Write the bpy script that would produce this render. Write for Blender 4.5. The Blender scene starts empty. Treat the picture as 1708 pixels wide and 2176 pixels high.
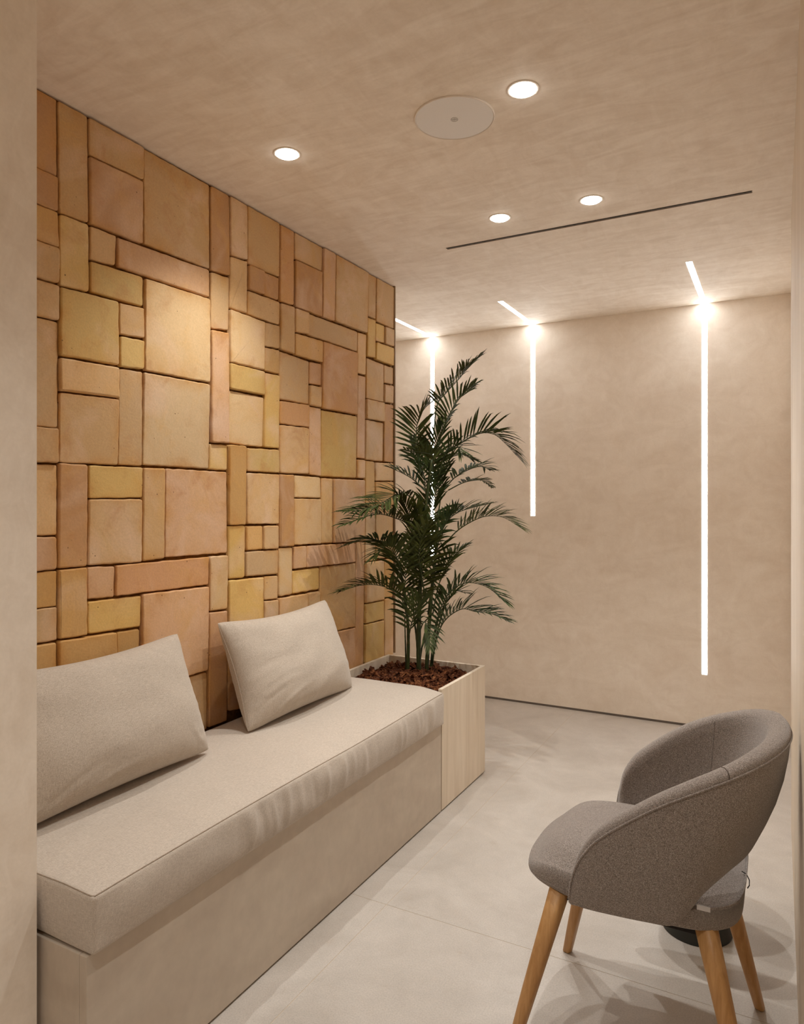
import bpy, bmesh, math, random
from mathutils import Vector, Matrix, noise

# ------------------------------------------------------------------ camera, world, exposure
SC = bpy.context.scene
COL = SC.collection
PI = math.pi
cam_data = bpy.data.cameras.new('camera')
cam = bpy.data.objects.new('camera', cam_data)
COL.objects.link(cam)
cam.location = (1.7875, 0.0, 1.30)
cam.rotation_euler = (PI / 2, 0, 0.4927)
cam_data.sensor_fit = 'HORIZONTAL'
cam_data.sensor_width = 36.0
cam_data.lens = 1492.0 / 1708.0 * 36.0
cam_data.shift_y = -21.2 / 1708.0
cam_data.clip_start = 0.02
SC.camera = cam
world = bpy.data.worlds.new('world')
SC.world = world
world.use_nodes = True
world.node_tree.nodes['Background'].inputs[0].default_value = (0.02, 0.018, 0.015, 1)
SC.view_settings.view_transform = 'Standard'
SC.view_settings.look = 'None'
SC.view_settings.gamma = 1.0
SC.view_settings.use_curve_mapping = False
SC.view_settings.exposure = 0.16
SC.cycles.max_bounces = 12
SC.cycles.diffuse_bounces = 10
SC.cycles.sample_clamp_indirect = 6.0

SPOT_W = 34.0                     # each ceiling spotlight
SPOT_COL = (1.0, 0.985, 0.945)
LED_STRENGTH = 22.0               # light lines in wall and ceiling
LED_COL = (1.0, 1.0, 1.0, 1)

HC = 2.439      # ceiling height
YB = 4.374      # far wall
XR = 1.83       # right wall

# ------------------------------------------------------------------ helpers
def srgb(r, g, b):
    f = lambda c: (c / 255 / 12.92) if c / 255 <= 0.04045 else ((c / 255 + 0.055) / 1.055) ** 2.4
    return (f(r), f(g), f(b), 1.0)

class NT:
    """small wrapper to write node materials compactly"""
    def __init__(s, name, rough=0.8, spec=0.25):
        s.m = bpy.data.materials.new(name); s.m.use_nodes = True
        s.t = s.m.node_tree; s.n = s.t.nodes
        s.b = s.n['Principled BSDF']
        s.b.inputs['Roughness'].default_value = rough
        s.b.inputs['Specular IOR Level'].default_value = spec
    def node(s, kind, **kw):
        n = s.n.new(kind)
        for k, v in kw.items():
            if k in n.inputs: n.inputs[k].default_value = v
            else: setattr(n, k, v)
        return n
    def link(s, a, b): s.t.links.new(a, b)
    def coords(s, scale=(1, 1, 1), rot=(0, 0, 0), kind='Object'):
        tc = s.node('ShaderNodeTexCoord'); mp = s.node('ShaderNodeMapping')
        mp.inputs['Scale'].default_value = scale; mp.inputs['Rotation'].default_value = rot
        s.link(tc.outputs[kind], mp.inputs['Vector']); return mp.outputs[0]
    def world(s, scale=(1, 1, 1), rot=(0, 0, 0)):
        g = s.node('ShaderNodeNewGeometry'); mp = s.node('ShaderNodeMapping')
        mp.inputs['Scale'].default_value = scale; mp.inputs['Rotation'].default_value = rot
        s.link(g.outputs['Position'], mp.inputs['Vector']); return mp.outputs[0]
    def noise(s, vec, scale, detail=3, rough=0.55, dist=0.0):
        n = s.node('ShaderNodeTexNoise', Scale=scale, Detail=detail, Roughness=rough, Distortion=dist)
        s.link(vec, n.inputs['Vector']); return n.outputs['Fac']
    def ramp(s, fac, stops):
        r = s.node('ShaderNodeValToRGB'); e = r.color_ramp.elements
        while len(e) < len(stops): e.new(0.5)
        for q, (p, c) in zip(e, stops):
            q.position = p; q.color = c if len(c) == 4 else (*c, 1)
        s.link(fac, r.inputs[0]); return r.outputs[0]
    def mix(s, a, b, fac, mode='MIX'):
        m = s.node('ShaderNodeMix', data_type='RGBA', blend_type=mode)
        for v, i in ((fac, 0), (a, 6), (b, 7)):
            if hasattr(v, 'is_output'): s.link(v, m.inputs[i])
            else: m.inputs[i].default_value = v
        return m.outputs[2]
    def math(s, op, a, b=0.0):
        m = s.node('ShaderNodeMath', operation=op)
        for v, i in ((a, 0), (b, 1)):
            if hasattr(v, 'is_output'): s.link(v, m.inputs[i])
            else: m.inputs[i].default_value = v
        return m.outputs[0]
    def bump(s, h, dist, strength=1.0):
        b = s.node('ShaderNodeBump', Distance=dist, Strength=strength)
        s.link(h, b.inputs['Height']); s.link(b.outputs[0], s.b.inputs['Normal'])
    def color(s, c):
        if hasattr(c, 'is_output'): s.link(c, s.b.inputs['Base Color'])
        else: s.b.inputs['Base Color'].default_value = c
        return s

def grey(v): return (v, v, v, 1)

# ------------------------------------------------------------------ materials
def mat_plaster(name, stroke, relief):
    """trowelled lime plaster: broad clouds plus lens-shaped strokes"""
    t = NT(name, 0.75, 0.25)
    v = t.world((1, 1, 1.25), (0.3, 0.2, 0.5))
    n1 = t.noise(v, 3.0, 4, 0.6, 1.0)
    n2 = t.noise(t.world((1.6, 5.5, 3.0), (0.2, 0.25, 0.45)), 2.6, 5, 0.6, 1.4)
    n4 = t.noise(t.world((4.5, 1.8, 3.2), (0.1, 0.35, 0.9)), 3.1, 4, 0.6, 1.2)
    n3 = t.noise(t.world((1, 1, 1)), 120, 2, 0.6)
    c = t.ramp(n1, [(0.30, srgb(231, 219, 204)), (0.70, srgb(243, 234, 221))])
    d = t.ramp(n2, [(0.34, srgb(218, 204, 187)), (0.62, srgb(248, 240, 229))])
    e = t.ramp(n4, [(0.36, srgb(222, 208, 190)), (0.64, srgb(247, 239, 228))])
    c = t.mix(c, t.mix(d, e, 0.4), stroke)
    c = t.mix(c, t.ramp(n3, [(0.3, grey(0.94)), (0.7, grey(1.0))]), 0.6, 'MULTIPLY')
    t.color(c)
    h = t.math('ADD', t.math('MULTIPLY', t.math('ADD', n2, n4), 0.5), t.math('MULTIPLY', n3, 0.08))
    t.bump(h, 0.006, relief)
    return t.m

def mat_clay():
    t = NT('clay_tile', 0.62, 0.3)
    oi = t.node('ShaderNodeObjectInfo')
    g = t.node('ShaderNodeNewGeometry')
    off = t.node('ShaderNodeVectorMath', operation='MULTIPLY_ADD')
    cmb = t.node('ShaderNodeCombineXYZ')
    t.link(oi.outputs['Random'], cmb.inputs[0]); t.link(oi.outputs['Random'], cmb.inputs[1]); t.link(oi.outputs['Random'], cmb.inputs[2])
    t.link(cmb.outputs[0], off.inputs[0]); off.inputs[1].default_value = (37, 53, 71); t.link(g.outputs['Position'], off.inputs[2])
    v = off.outputs[0]
    base = oi.outputs['Color']
    blot = t.noise(v, 6.0, 4, 0.6, 0.7)
    blot2 = t.noise(v, 3.4, 3, 0.55, 0.9)
    fine = t.noise(v, 170, 3, 0.65)
    c = t.mix(base, srgb(218, 168, 92), t.ramp(blot, [(0.50, grey(0)), (0.76, grey(0.5))]))
    c = t.mix(c, srgb(230, 200, 176), t.ramp(blot2, [(0.50, grey(0)), (0.74, grey(0.55))]))
    gc = t.node('ShaderNodeTexCoord'); sp = t.node('ShaderNodeSeparateXYZ'); t.link(gc.outputs['Generated'], sp.inputs[0])
    eu = t.math('ABSOLUTE', t.math('SUBTRACT', t.math('MULTIPLY', sp.outputs[1], 2.0), 1.0))
    ev = t.math('ABSOLUTE', t.math('SUBTRACT', t.math('MULTIPLY', sp.outputs[2], 2.0), 1.0))
    ed = t.math('POWER', t.math('MAXIMUM', eu, ev), 5.0)
    c = t.mix(c, srgb(196, 140, 66), t.math('MULTIPLY', ed, t.ramp(t.noise(v, 11.0, 3, 0.6), [(0.36, grey(0.0)), (0.66, grey(0.75))])))
    c = t.mix(c, srgb(176, 112, 58), t.ramp(t.noise(v, 9.0, 4, 0.65, 0.5), [(0.56, grey(0)), (0.80, grey(0.45))]))
    c = t.mix(c, t.ramp(fine, [(0.25, grey(0.80)), (0.7, grey(1.0))]), 0.7, 'MULTIPLY')
    vo = t.node('ShaderNodeTexVoronoi', Scale=38.0); t.link(v, vo.inputs['Vector'])
    gate = t.noise(v, 21.0, 1, 0.5)
    pit = t.math('MULTIPLY', t.ramp(vo.outputs['Distance'], [(0.05, grey(1)), (0.10, grey(0))]), t.ramp(gate, [(0.56, grey(0)), (0.62, grey(1))]))
    c = t.mix(c, srgb(96, 58, 26), t.math('MULTIPLY', pit, 0.8))
    t.color(c)
    h = t.math('ADD', t.math('MULTIPLY', blot, 0.5), t.math('MULTIPLY', fine, 0.06))
    h = t.math('SUBTRACT', h, t.math('MULTIPLY', pit, 0.15))
    t.bump(h, 0.010, 0.6)
    return t.m

def mat_mortar():
    t = NT('mortar', 0.95, 0.1)
    n = t.noise(t.world(), 40, 3, 0.6)
    return t.color(t.ramp(n, [(0.3, srgb(74, 46, 18)), (0.7, srgb(122, 82, 36))])).m

def mat_linen(name, a, b, sc=1.0):
    t = NT(name, 0.92, 0.12)
    v = t.coords()
    w1 = t.noise(t.coords((90, 700, 700)), 1.0 * sc, 2, 0.6)
    w2 = t.noise(t.coords((700, 700, 90)), 1.0 * sc, 2, 0.6)
    w3 = t.noise(t.coords((700, 90, 700)), 1.0 * sc, 2, 0.6)
    n = t.math('MULTIPLY', t.math('ADD', t.math('ADD', w1, w2), w3), 0.333)
    soft = t.noise(v, 5.0, 3, 0.55)
    c = t.ramp(n, [(0.36, a), (0.64, b)])
    c = t.mix(c, t.ramp(soft, [(0.3, grey(0.92)), (0.7, grey(1.0))]), 0.8, 'MULTIPLY')
    t.color(c)
    t.b.inputs['Sheen Weight'].default_value = 0.25
    t.b.inputs['Sheen Roughness'].default_value = 0.5
    t.bump(n, 0.0015, 0.5)
    return t.m

def mat_chair_fabric():
    t = NT('woven_wool', 0.95, 0.1)
    v = t.coords()
    n = t.noise(v, 850, 2, 0.7)
    n2 = t.noise(v, 480, 2, 0.6)
    w = t.node('ShaderNodeTexWave', Scale=150.0, Distortion=2.0, Detail=1.0)
    w.bands_direction = 'DIAGONAL'; t.link(v, w.inputs['Vector'])
    f = t.math('ADD', t.math('MULTIPLY', n, 0.55), t.math('MULTIPLY', n2, 0.45))
    c = t.ramp(f, [(0.36, srgb(90, 81, 75)), (0.50, srgb(136, 126, 119)), (0.64, srgb(184, 175, 168))])
    t.color(c)
    t.b.inputs['Sheen Weight'].default_value = 0.3
    t.bump(t.math('ADD', t.math('MULTIPLY', w.outputs['Fac'], 0.5), n), 0.0012, 0.55)
    return t.m

def mat_wood(name, a, b, scale, rough=0.5, stretch=(9, 9, 0.7), knots=0.0):
    t = NT(name, rough, 0.35)
    v = t.coords(stretch)
    n = t.noise(v, scale, 4, 0.55, 0.9)
    fine = t.noise(t.coords((stretch[0] * 14, stretch[1] * 14, stretch[2] * 5)), scale, 2, 0.6)
    c = t.ramp(n, [(0.30, a), (0.70, b)])
    c = t.mix(c, t.ramp(fine, [(0.3, grey(0.88)), (0.7, grey(1.0))]), 0.7, 'MULTIPLY')
    t.color(c)
    t.bump(fine, 0.0008, 0.3)
    return t.m

def mat_floor():
    t = NT('floor_porcelain', 0.42, 0.35)
    v = t.world()
    n1 = t.noise(v, 2.6, 5, 0.65, 0.8)
    n2 = t.noise(v, 14, 4, 0.7, 0.5)
    n3 = t.noise(v, 240, 2, 0.6)
    vein = t.noise(t.world((1, 2.4, 1), (0, 0, 0.6)), 5.0, 5, 0.7, 1.5)
    c = t.ramp(n1, [(0.30, srgb(185, 177, 168)), (0.70, srgb(205, 198, 190))])
    c = t.mix(c, t.ramp(n2, [(0.3, grey(0.90)), (0.65, grey(1.0))]), 0.7, 'MULTIPLY')
    c = t.mix(c, srgb(168, 148, 126), t.ramp(vein, [(0.62, grey(0)), (0.75, grey(0.32))]))
    c = t.mix(c, t.ramp(n3, [(0.30, grey(0.80)), (0.62, grey(1.04))]), 0.7, 'MULTIPLY')
    t.color(c)
    t.bump(t.math('ADD', n2, t.math('MULTIPLY', n3, 0.3)), 0.001, 0.25)
    return t.m

def mat_plain(name, col, rough=0.6, spec=0.3, metal=0.0, var=0.06, scale=60):
    t = NT(name, rough, spec)
    n = t.noise(t.coords(), scale, 3, 0.6)
    t.color(t.mix(col, t.ramp(n, [(0.3, grey(1 - 2 * var)), (0.7, grey(1.0))]), 1.0, 'MULTIPLY'))
    t.b.inputs['Metallic'].default_value = metal
    return t.m

def mat_emit(name, col, strength):
    t = NT(name)
    t.color((0.8, 0.8, 0.8, 1))
    t.b.inputs['Emission Color'].default_value = col
    t.b.inputs['Emission Strength'].default_value = strength
    return t.m

def mat_leaf():
    t = NT('palm_leaf', 0.55, 0.2)
    oi = t.node('ShaderNodeObjectInfo')
    n = t.noise(t.world(), 26, 2, 0.5)
    c = t.ramp(n, [(0.3, srgb(42, 48, 16)), (0.7, srgb(74, 80, 32))])
    c2 = t.ramp(n, [(0.3, srgb(34, 47, 20)), (0.7, srgb(58, 74, 36))])
    t.color(t.mix(c, c2, oi.outputs['Random']))
    return t.m

def mat_stem():
    t = NT('palm_stem', 0.5, 0.35)
    n = t.noise(t.world((1, 1, 0.25)), 60, 3, 0.6)
    t.color(t.ramp(n, [(0.38, srgb(34, 46, 20)), (0.62, srgb(62, 70, 34)), (0.78, srgb(124, 100, 60))]))
    return t.m

def mat_bark():
    t = NT('bark', 0.9, 0.15)
    n = t.noise(t.world(), 55, 4, 0.7)
    t.color(t.ramp(n, [(0.30, srgb(40, 22, 13)), (0.52, srgb(90, 50, 29)), (0.72, srgb(160, 108, 70))]))
    t.bump(t.noise(t.world((1, 1, 3)), 180, 3, 0.6), 0.002, 0.7)
    return t.m

M = dict(
    plaster=mat_plaster('plaster', 0.40, 0.14), plaster_ceiling=mat_plaster('plaster_ceiling', 0.62, 0.26), clay=mat_clay(), mortar=mat_mortar(),
    linen=mat_linen('linen', srgb(172, 160, 147), srgb(210, 199, 186)),
    linen_pillow=mat_linen('linen_pillow', srgb(168, 155, 141), srgb(205, 194, 180), 0.8),
    wool=mat_chair_fabric(),
    beech=mat_wood('beech', srgb(176, 130, 78), srgb(202, 157, 104), 5.0, 0.38, (14, 14, 1.4)),
    pale_wood=mat_wood('pale_wood', srgb(212, 196, 174), srgb(232, 219, 200), 2.4, 0.55, (7, 7, 0.55)),
    painted=mat_wood('painted_board', srgb(186, 172, 156), srgb(202, 190, 174), 1.6, 0.6, (2.5, 1.2, 3.0)),
    floor=mat_floor(),
    grout=mat_plain('grout', srgb(206, 190, 168), 0.9),
    dark=mat_plain('dark_gap', srgb(40, 34, 28), 0.8),
    slot=mat_plain('slot_grey', srgb(92, 78, 62), 0.7),
    gap_metal=mat_plain('shadow_gap_metal', srgb(104, 94, 86), 0.5, 0.4),
    trim_metal=mat_plain('trim_metal', srgb(150, 122, 90), 0.5, 0.4),
    table=mat_plain('dark_green_metal', srgb(44, 44, 38), 0.45, 0.4),
    speaker=mat_plain('speaker_grille', srgb(238, 236, 234), 0.6, 0.3, 0, 0.06, 900),
    white=mat_plain('white_paint', srgb(226, 216, 204), 0.5, 0.3, 0, 0.02),
    wool_seam=mat_plain('wool_seam', srgb(84, 72, 64), 0.95, 0.1),
    linen_seam_shade=mat_linen('linen_seam_shade', srgb(128, 112, 94), srgb(166, 150, 132)),  # darker than the cover: stitch line shadow put into the colour
    tag=mat_plain('tag_white', srgb(196, 192, 190), 0.8, 0.2, 0, 0.04),
    thread=mat_plain('black_thread', srgb(34, 28, 26), 0.8),
    leaf=mat_leaf(), stem=mat_stem(), bark=mat_bark(),
    led=mat_emit('led_diffuser', LED_COL, LED_STRENGTH),
    lamp=mat_emit('lamp_diffuser', (1.0, 0.97, 0.92, 1), 24.0),
)

# ------------------------------------------------------------------ object helpers
def tag(o, label=None, cat=None, group=None, kind=None):
    if label: o['label'] = label
    if cat: o['category'] = cat
    if group: o['group'] = group
    if kind: o['kind'] = kind
    return o

def empty(name, loc=(0, 0, 0)):
    o = bpy.data.objects.new(name, None); COL.objects.link(o)
    o.location = loc; o.empty_display_size = 0.05
    return o

def mesh(name, verts, faces, mat, parent=None, smooth=False):
    me = bpy.data.meshes.new(name)
    me.from_pydata([tuple(v) for v in verts], [], faces)
    bm = bmesh.new(); bm.from_mesh(me)
    bmesh.ops.recalc_face_normals(bm, faces=bm.faces)
    bm.to_mesh(me); bm.free()
    if smooth: me.polygons.foreach_set('use_smooth', [True] * len(me.polygons))
    me.materials.append(M[mat])
    o = bpy.data.objects.new(name, me); COL.objects.link(o)
    if parent:
        o.parent = parent
        o.matrix_parent_inverse = Matrix.Translation(-parent_loc(parent))
    return o

def parent_loc(p):
    # meshes are written in room coordinates: only a thing's Empty carries an offset
    return Vector(p.location) if p.parent is None else Vector((0, 0, 0))

def box_vf(x0, x1, y0, y1, z0, z1):
    v = [(x0, y0, z0), (x1, y0, z0), (x1, y1, z0), (x0, y1, z0), (x0, y0, z1), (x1, y0, z1), (x1, y1, z1), (x0, y1, z1)]
    f = [(0, 3, 2, 1), (4, 5, 6, 7), (0, 1, 5, 4), (1, 2, 6, 5), (2, 3, 7, 6), (3, 0, 4, 7)]
    return v, f

def box(name, x0, x1, y0, y1, z0, z1, mat, parent=None, bev=0.0):
    v, f = box_vf(x0, x1, y0, y1, z0, z1)
    o = mesh(name, v, f, mat, parent)
    if bev > 0:
        bm = bmesh.new(); bm.from_mesh(o.data)
        bmesh.ops.bevel(bm, geom=bm.edges[:], offset=bev, segments=2, profile=0.6, affect='EDGES')
        bm.to_mesh(o.data); bm.free()
    return o

def merge(parts):
    V, F = [], []
    for v, f in parts:
        b = len(V); V += list(v); F += [tuple(i + b for i in q) for q in f]
    return V, F

def catmull(pts, n):
    P = [Vector(p) for p in pts]; out = []
    P = [P[0] * 2 - P[1]] + P + [P[-1] * 2 - P[-2]]
    m = len(P) - 3
    for i in range(n + 1):
        t = i / n * m; k = min(int(t), m - 1); t -= k
        a, b, c, d = P[k:k + 4]
        out.append(0.5 * ((2 * b) + (c - a) * t + (2 * a - 5 * b + 4 * c - d) * t * t + (3 * b - a - 3 * c + d) * t ** 3))
    return out

def tube_vf(path, rad, seg=8, closed=False):
    P = [Vector(p) for p in path]; n = len(P)
    rf = rad if callable(rad) else (lambda t: rad)
    V, F = [], []
    ref = Vector((0.13, 0.29, 0.95))
    for i, p in enumerate(P):
        if closed: tg = (P[(i + 1) % n] - P[i - 1])
        else: tg = P[min(i + 1, n - 1)] - P[max(i - 1, 0)]
        tg.normalize()
        a = tg.cross(ref)
        if a.length < 0.05: a = tg.cross(Vector((1, 0, 0)))
        a.normalize(); b = tg.cross(a)
        r = rf(i / max(1, n - 1))
        for k in range(seg):
            an = 2 * PI * k / seg
            V.append(p + a * (r * math.cos(an)) + b * (r * math.sin(an)))
    for i in range(n if closed else n - 1):
        j = (i + 1) % n
        for k in range(seg):
            l = (k + 1) % seg
            F.append((i * seg + k, i * seg + l, j * seg + l, j * seg + k))
    if not closed:
        F.append(tuple(range(seg))[::-1]); F.append(tuple((n - 1) * seg + k for k in range(seg)))
    return V, F

def tube(name, path, rad, mat, parent=None, seg=8, closed=False):
    v, f = tube_vf(path, rad, seg, closed)
    return mesh(name, v, f, mat, parent, True)

def lathe_vf(c, prof, seg=40, ring=False):
    """prof: (radius, z) list, closed by caps"""
    V, F = [], []
    for r, z in prof:
        for k in range(seg):
            a = 2 * PI * k / seg
            V.append((c[0] + r * math.cos(a), c[1] + r * math.sin(a), c[2] + z))
    for i in range(len(prof) - 1):
        for k in range(seg):
            l = (k + 1) % seg
            F.append((i * seg + k, i * seg + l, (i + 1) * seg + l, (i + 1) * seg + k))
    if ring:                                  # profile closes on itself: a ring with an open middle
        n = (len(prof) - 1) * seg
        for k in range(seg):
            l = (k + 1) % seg
            F.append((n + k, n + l, l, k))
    else:
        F.append(tuple(range(seg))[::-1]); F.append(tuple((len(prof) - 1) * seg + k for k in range(seg)))
    return V, F

def lathe(name, c, prof, mat, parent=None, seg=40, smooth=True, ring=False):
    v, f = lathe_vf(c, prof, seg, ring)
    o = mesh(name, v, f, mat, parent, smooth)
    if smooth:
        bm = bmesh.new(); bm.from_mesh(o.data)
        for e in bm.edges:
            if len(e.link_faces) == 2 and e.calc_face_angle(0) > 0.6: e.smooth = False
        bm.to_mesh(o.data); bm.free()
    return o

def rounded_box_vf(lo, hi, r, n, fn=None):
    """rounded box: every face a grid, corner regions bent to radius r, then fn(p) displaces"""
    lo = Vector(lo); hi = Vector(hi); V = []; F = []; idx = {}
    def axis(a, k):
        L = hi[a] - lo[a]; inner = max(2, k)
        s = [0, .25 * r, .6 * r, r]
        return s + [r + (L - 2 * r) * i / inner for i in range(1, inner)] + [L - r, L - .6 * r, L - .25 * r, L]
    ax = [axis(a, n[a]) for a in range(3)]
    def vert(i, j, k):
        key = (i, j, k)
        if key in idx: return idx[key]
        p = Vector((lo[0] + ax[0][i], lo[1] + ax[1][j], lo[2] + ax[2][k]))
        c = Vector(tuple(min(max(p[a], lo[a] + r), hi[a] - r) for a in range(3)))
        d = p - c
        if d.length > 1e-9:
            m = max(abs(d[0]), abs(d[1]), abs(d[2]))
            p = c + d.normalized() * m
        if fn: p = fn(p)
        idx[key] = len(V); V.append(p); return idx[key]
    N = [len(a) - 1 for a in ax]
    for a in range(3):
        b, c = (a + 1) % 3, (a + 2) % 3
        for side in (0, N[a]):
            for i in range(N[b]):
                for j in range(N[c]):
                    q = []
                    for (u, w) in ((i, j), (i + 1, j), (i + 1, j + 1), (i, j + 1)):
                        ijk = [0, 0, 0]; ijk[a] = side; ijk[b] = u; ijk[c] = w
                        q.append(vert(*ijk))
                    F.append(tuple(q))
    return V, F

def smoothstep(a, b, x):
    t = min(1, max(0, (x - a) / (b - a))); return t * t * (3 - 2 * t)

TILES=[
('n',1020,2434,1284,2434,1283,2216,1020,2214),('n',1020,2214,1283,2214,1283,2116,1020,2114),('o',1020,2114,1283,2116,1288,2017,1020,2015),
('t',1020,2015,1290,2018,1288,1914,1020,1909),('t',1020,1909,1290,1911,1290,1811,1020,1809),('t',1020,1809,1288,1808,1285,1508,1020,1507),
('t',1020,1507,1285,1508,1285,1409,1020,1407),('t',1020,1407,1286,1406,1286,1205,1020,1207),('n',1020,1207,1283,1204,1283,1109,1020,1110),
('o',1020,1109,1283,1107,1282,1006,1020,1010),('t',1020,1009,1283,1006,1283,911,1020,912),('o',1020,912,1283,907,1283,809,1020,817),
('t',1285,2434,1382,2434,1385,2121,1289,2116),('y',1289,2116,1387,2119,1387,1917,1290,1911),('y',1290,1910,1491,1918,1492,1718,1288,1712),
('t',1288,1710,1492,1715,1493,1618,1288,1612),('t',1288,1611,1493,1617,1488,1412,1287,1411),('n',1287,1411,1382,1411,1378,1111,1284,1112),
('o',1285,1109,1379,1110,1379,909,1286,912),('o',1285,909,1482,902,1483,777,1285,794),('t',1384,2434,1588,2434,1587,2327,1384,2321),
('n',1384,2319,1585,2325,1586,2125,1388,2120),('t',1390,2116,1484,2117,1480,2023,1390,2016),('p',1489,2115,1886,2130,1886,2030,1489,2023),
('y',1391,2013,1589,2021,1589,1924,1391,1919),('l',1595,2019,1886,2026,1884,1725,1592,1720),('t',1493,1914,1589,1920,1591,1824,1493,1817),
('y',1495,1814,1592,1817,1591,1723,1495,1716),('t',1494,1712,1586,1717,1583,1415,1490,1414),('l',1589,1718,1886,1721,1880,1417,1585,1417),
('t',1589,2434,1887,2434,1886,2132,1589,2126),('y',1384,1409,1585,1411,1583,1313,1384,1310),('t',1384,1309,1582,1310,1580,1108,1382,1113),
('t',1585,1411,1678,1413,1675,1113,1581,1109),('p',1679,1413,1974,1412,1979,1111,1677,1115),('p',1380,1110,1479,1105,1477,1008,1382,1013),
('r',1480,1106,1882,1105,1878,1005,1480,1011),('y',1383,1007,1579,1002,1575,903,1382,911),('o',1485,901,1575,899,1573,772,1485,777),
('p',1580,1007,1878,1000,1872,701,1578,702),('t',1578,700,1871,697,1871,492,1578,515),('l',1880,1108,1977,1106,1973,905,1880,909),
('r',1878,907,1973,903,1971,493,1874,495),('n',1890,2434,1987,2434,1990,2137,1890,2129),('t',1890,2125,1987,2131,1985,1933,1890,1921),
('p',1890,1918,1984,1926,1981,1515,1888,1512),('y',1886,1510,1979,1510,1977,1416,1880,1415),('t',1989,2434,2084,2434,2084,2223,1989,2213),
('t',1990,2210,2085,2220,2085,2020,1987,2018),('t',2085,2434,2283,2434,2281,2215,2087,2210),('n',2089,2209,2184,2212,2182,2117,2089,2114),
('n',2186,2210,2280,2213,2277,2118,2184,2116),('t',2089,2111,2283,2114,2280,2019,2087,2018),('l',1987,2014,2186,2012,2182,1819,1987,1815),
('t',2188,2011,2281,2016,2281,1923,2186,1916),('o',2185,1913,2283,1919,2283,1819,2185,1817),('n',2287,2434,2380,2434,2378,2122,2284,2116),
('t',2285,2113,2382,2119,2380,1918,2284,1921),('t',2384,2434,2588,2434,2585,2327,2386,2322),('n',2386,2319,2584,2324,2584,2122,2386,2120),
('p',2591,2434,2685,2434,2680,2126,2587,2123),('t',2685,2434,2977,2434,2971,2131,2682,2127),('t',2980,2434,3060,2434,3056,2220,2980,2220),
('t',3063,2434,3247,2434,3241,2211,3060,2212),('t',2384,2115,2482,2119,2478,2023,2384,2013),('t',2483,2116,2886,2123,2883,2026,2481,2021),
('o',2384,2010,2585,2016,2581,1919,2382,1917),('n',2588,2017,2880,2021,2878,1719,2578,1715),('t',2886,2120,2966,2125,2962,1925,2886,1922),
('y',2975,2215,3056,2217,3050,2024,2969,2018),('y',3057,2206,3148,2209,3145,2118,3056,2112),('t',3148,2207,3241,2210,3240,2116,3148,2116),
('y',3056,2108,3241,2113,3241,2017,3052,2018),('t',2285,1916,2485,1909,2484,1720,2283,1718),('n',2488,1908,2581,1914,2578,1817,2488,1812),
('t',2488,1808,2578,1813,2576,1717,2485,1717),('t',2966,2011,3139,2007,3139,1813,2964,1811),('t',3142,2006,3240,2008,3237,1919,3142,1914),
('t',3142,1909,3240,1913,3237,1817,3142,1812),('y',1987,1815,2186,1815,2185,1721,1986,1718),('l',1986,1715,2185,1714,2179,1515,1981,1516),
('y',2188,1811,2280,1814,2275,1517,2183,1516),('n',2283,1713,2482,1719,2481,1622,2281,1618),('t',2281,1615,2481,1620,2478,1420,2281,1417),
('p',2485,1714,2576,1715,2574,1414,2481,1418),('y',2580,1711,2878,1714,2874,1413,2576,1412),('p',2884,1914,2958,1916,2955,1512,2880,1513),
('t',2964,1809,3140,1811,3140,1712,2964,1710),('t',2964,1708,3136,1708,3134,1507,2964,1507),('n',3142,1808,3240,1812,3240,1507,3139,1507),
('o',1981,1513,2074,1513,2073,1213,1981,1214),('y',2077,1508,2275,1513,2277,1417,2076,1416),('t',2077,1413,2277,1413,2271,1210,2077,1215),
('n',2280,1414,2374,1415,2372,1115,2275,1118),('l',2378,1414,2572,1411,2575,1316,2378,1317),('t',2378,1316,2575,1314,2575,1114,2374,1119),
('t',2578,1408,2670,1408,2672,1112,2576,1114),('p',2673,1407,2947,1409,2947,1109,2676,1112),('p',2880,1506,2953,1506,2951,1415,2880,1415),
('o',2958,1504,3046,1503,3046,1273,2955,1275),('t',3049,1500,3240,1505,3240,1410,3049,1405),('o',3049,1402,3240,1407,3240,1283,3049,1281),
('t',3057,1278,3240,1280,3237,1012,3057,1010),('t',2958,1271,3054,1272,3052,1005,2953,1005),('t',2953,1004,3134,1002,3134,797,2953,801),
('o',3140,1006,3237,1005,3237,900,3140,904),('o',3140,902,3237,898,3235,800,3140,803),('t',3140,801,3235,797,3231,490,3136,496),
('y',2953,799,3136,795,3136,697,2953,700),('y',2953,699,3136,694,3133,496,2948,503),('n',2869,1109,2949,1108,2946,498,2861,500),
('p',2372,1114,2464,1113,2464,1017,2370,1018),('r',2466,1113,2867,1106,2867,1010,2466,1016),('y',2370,1013,2566,1010,2565,913,2370,915),
('t',2572,1012,2867,1008,2862,701,2572,711),('n',2572,709,2862,700,2859,494,2572,503),('y',1981,1213,2074,1212,2070,1012,1980,1015),
('o',2078,1209,2172,1208,2172,1113,2078,1114),('t',2175,1207,2269,1206,2269,1110,2175,1113),('t',2078,1112,2274,1107,2272,1007,2079,1015),
('l',2274,1115,2368,1113,2368,913,2275,914),('y',1980,1012,2181,1006,2179,749,1978,765),('t',2184,1007,2274,1003,2272,906,2183,912),
('t',2183,909,2272,904,2272,763,2183,764),('t',2275,911,2469,907,2471,760,2275,764),('t',2472,908,2568,906,2568,760,2472,760),
('n',1978,763,2179,747,2179,501,1978,526),('t',2183,762,2568,758,2568,504,2183,504),('t',1020,815,1283,807,1283,659,1020,670),
('o',1285,793,1483,775,1483,591,1285,641),('t',1485,775,1575,769,1575,576,1485,590),
]
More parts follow.
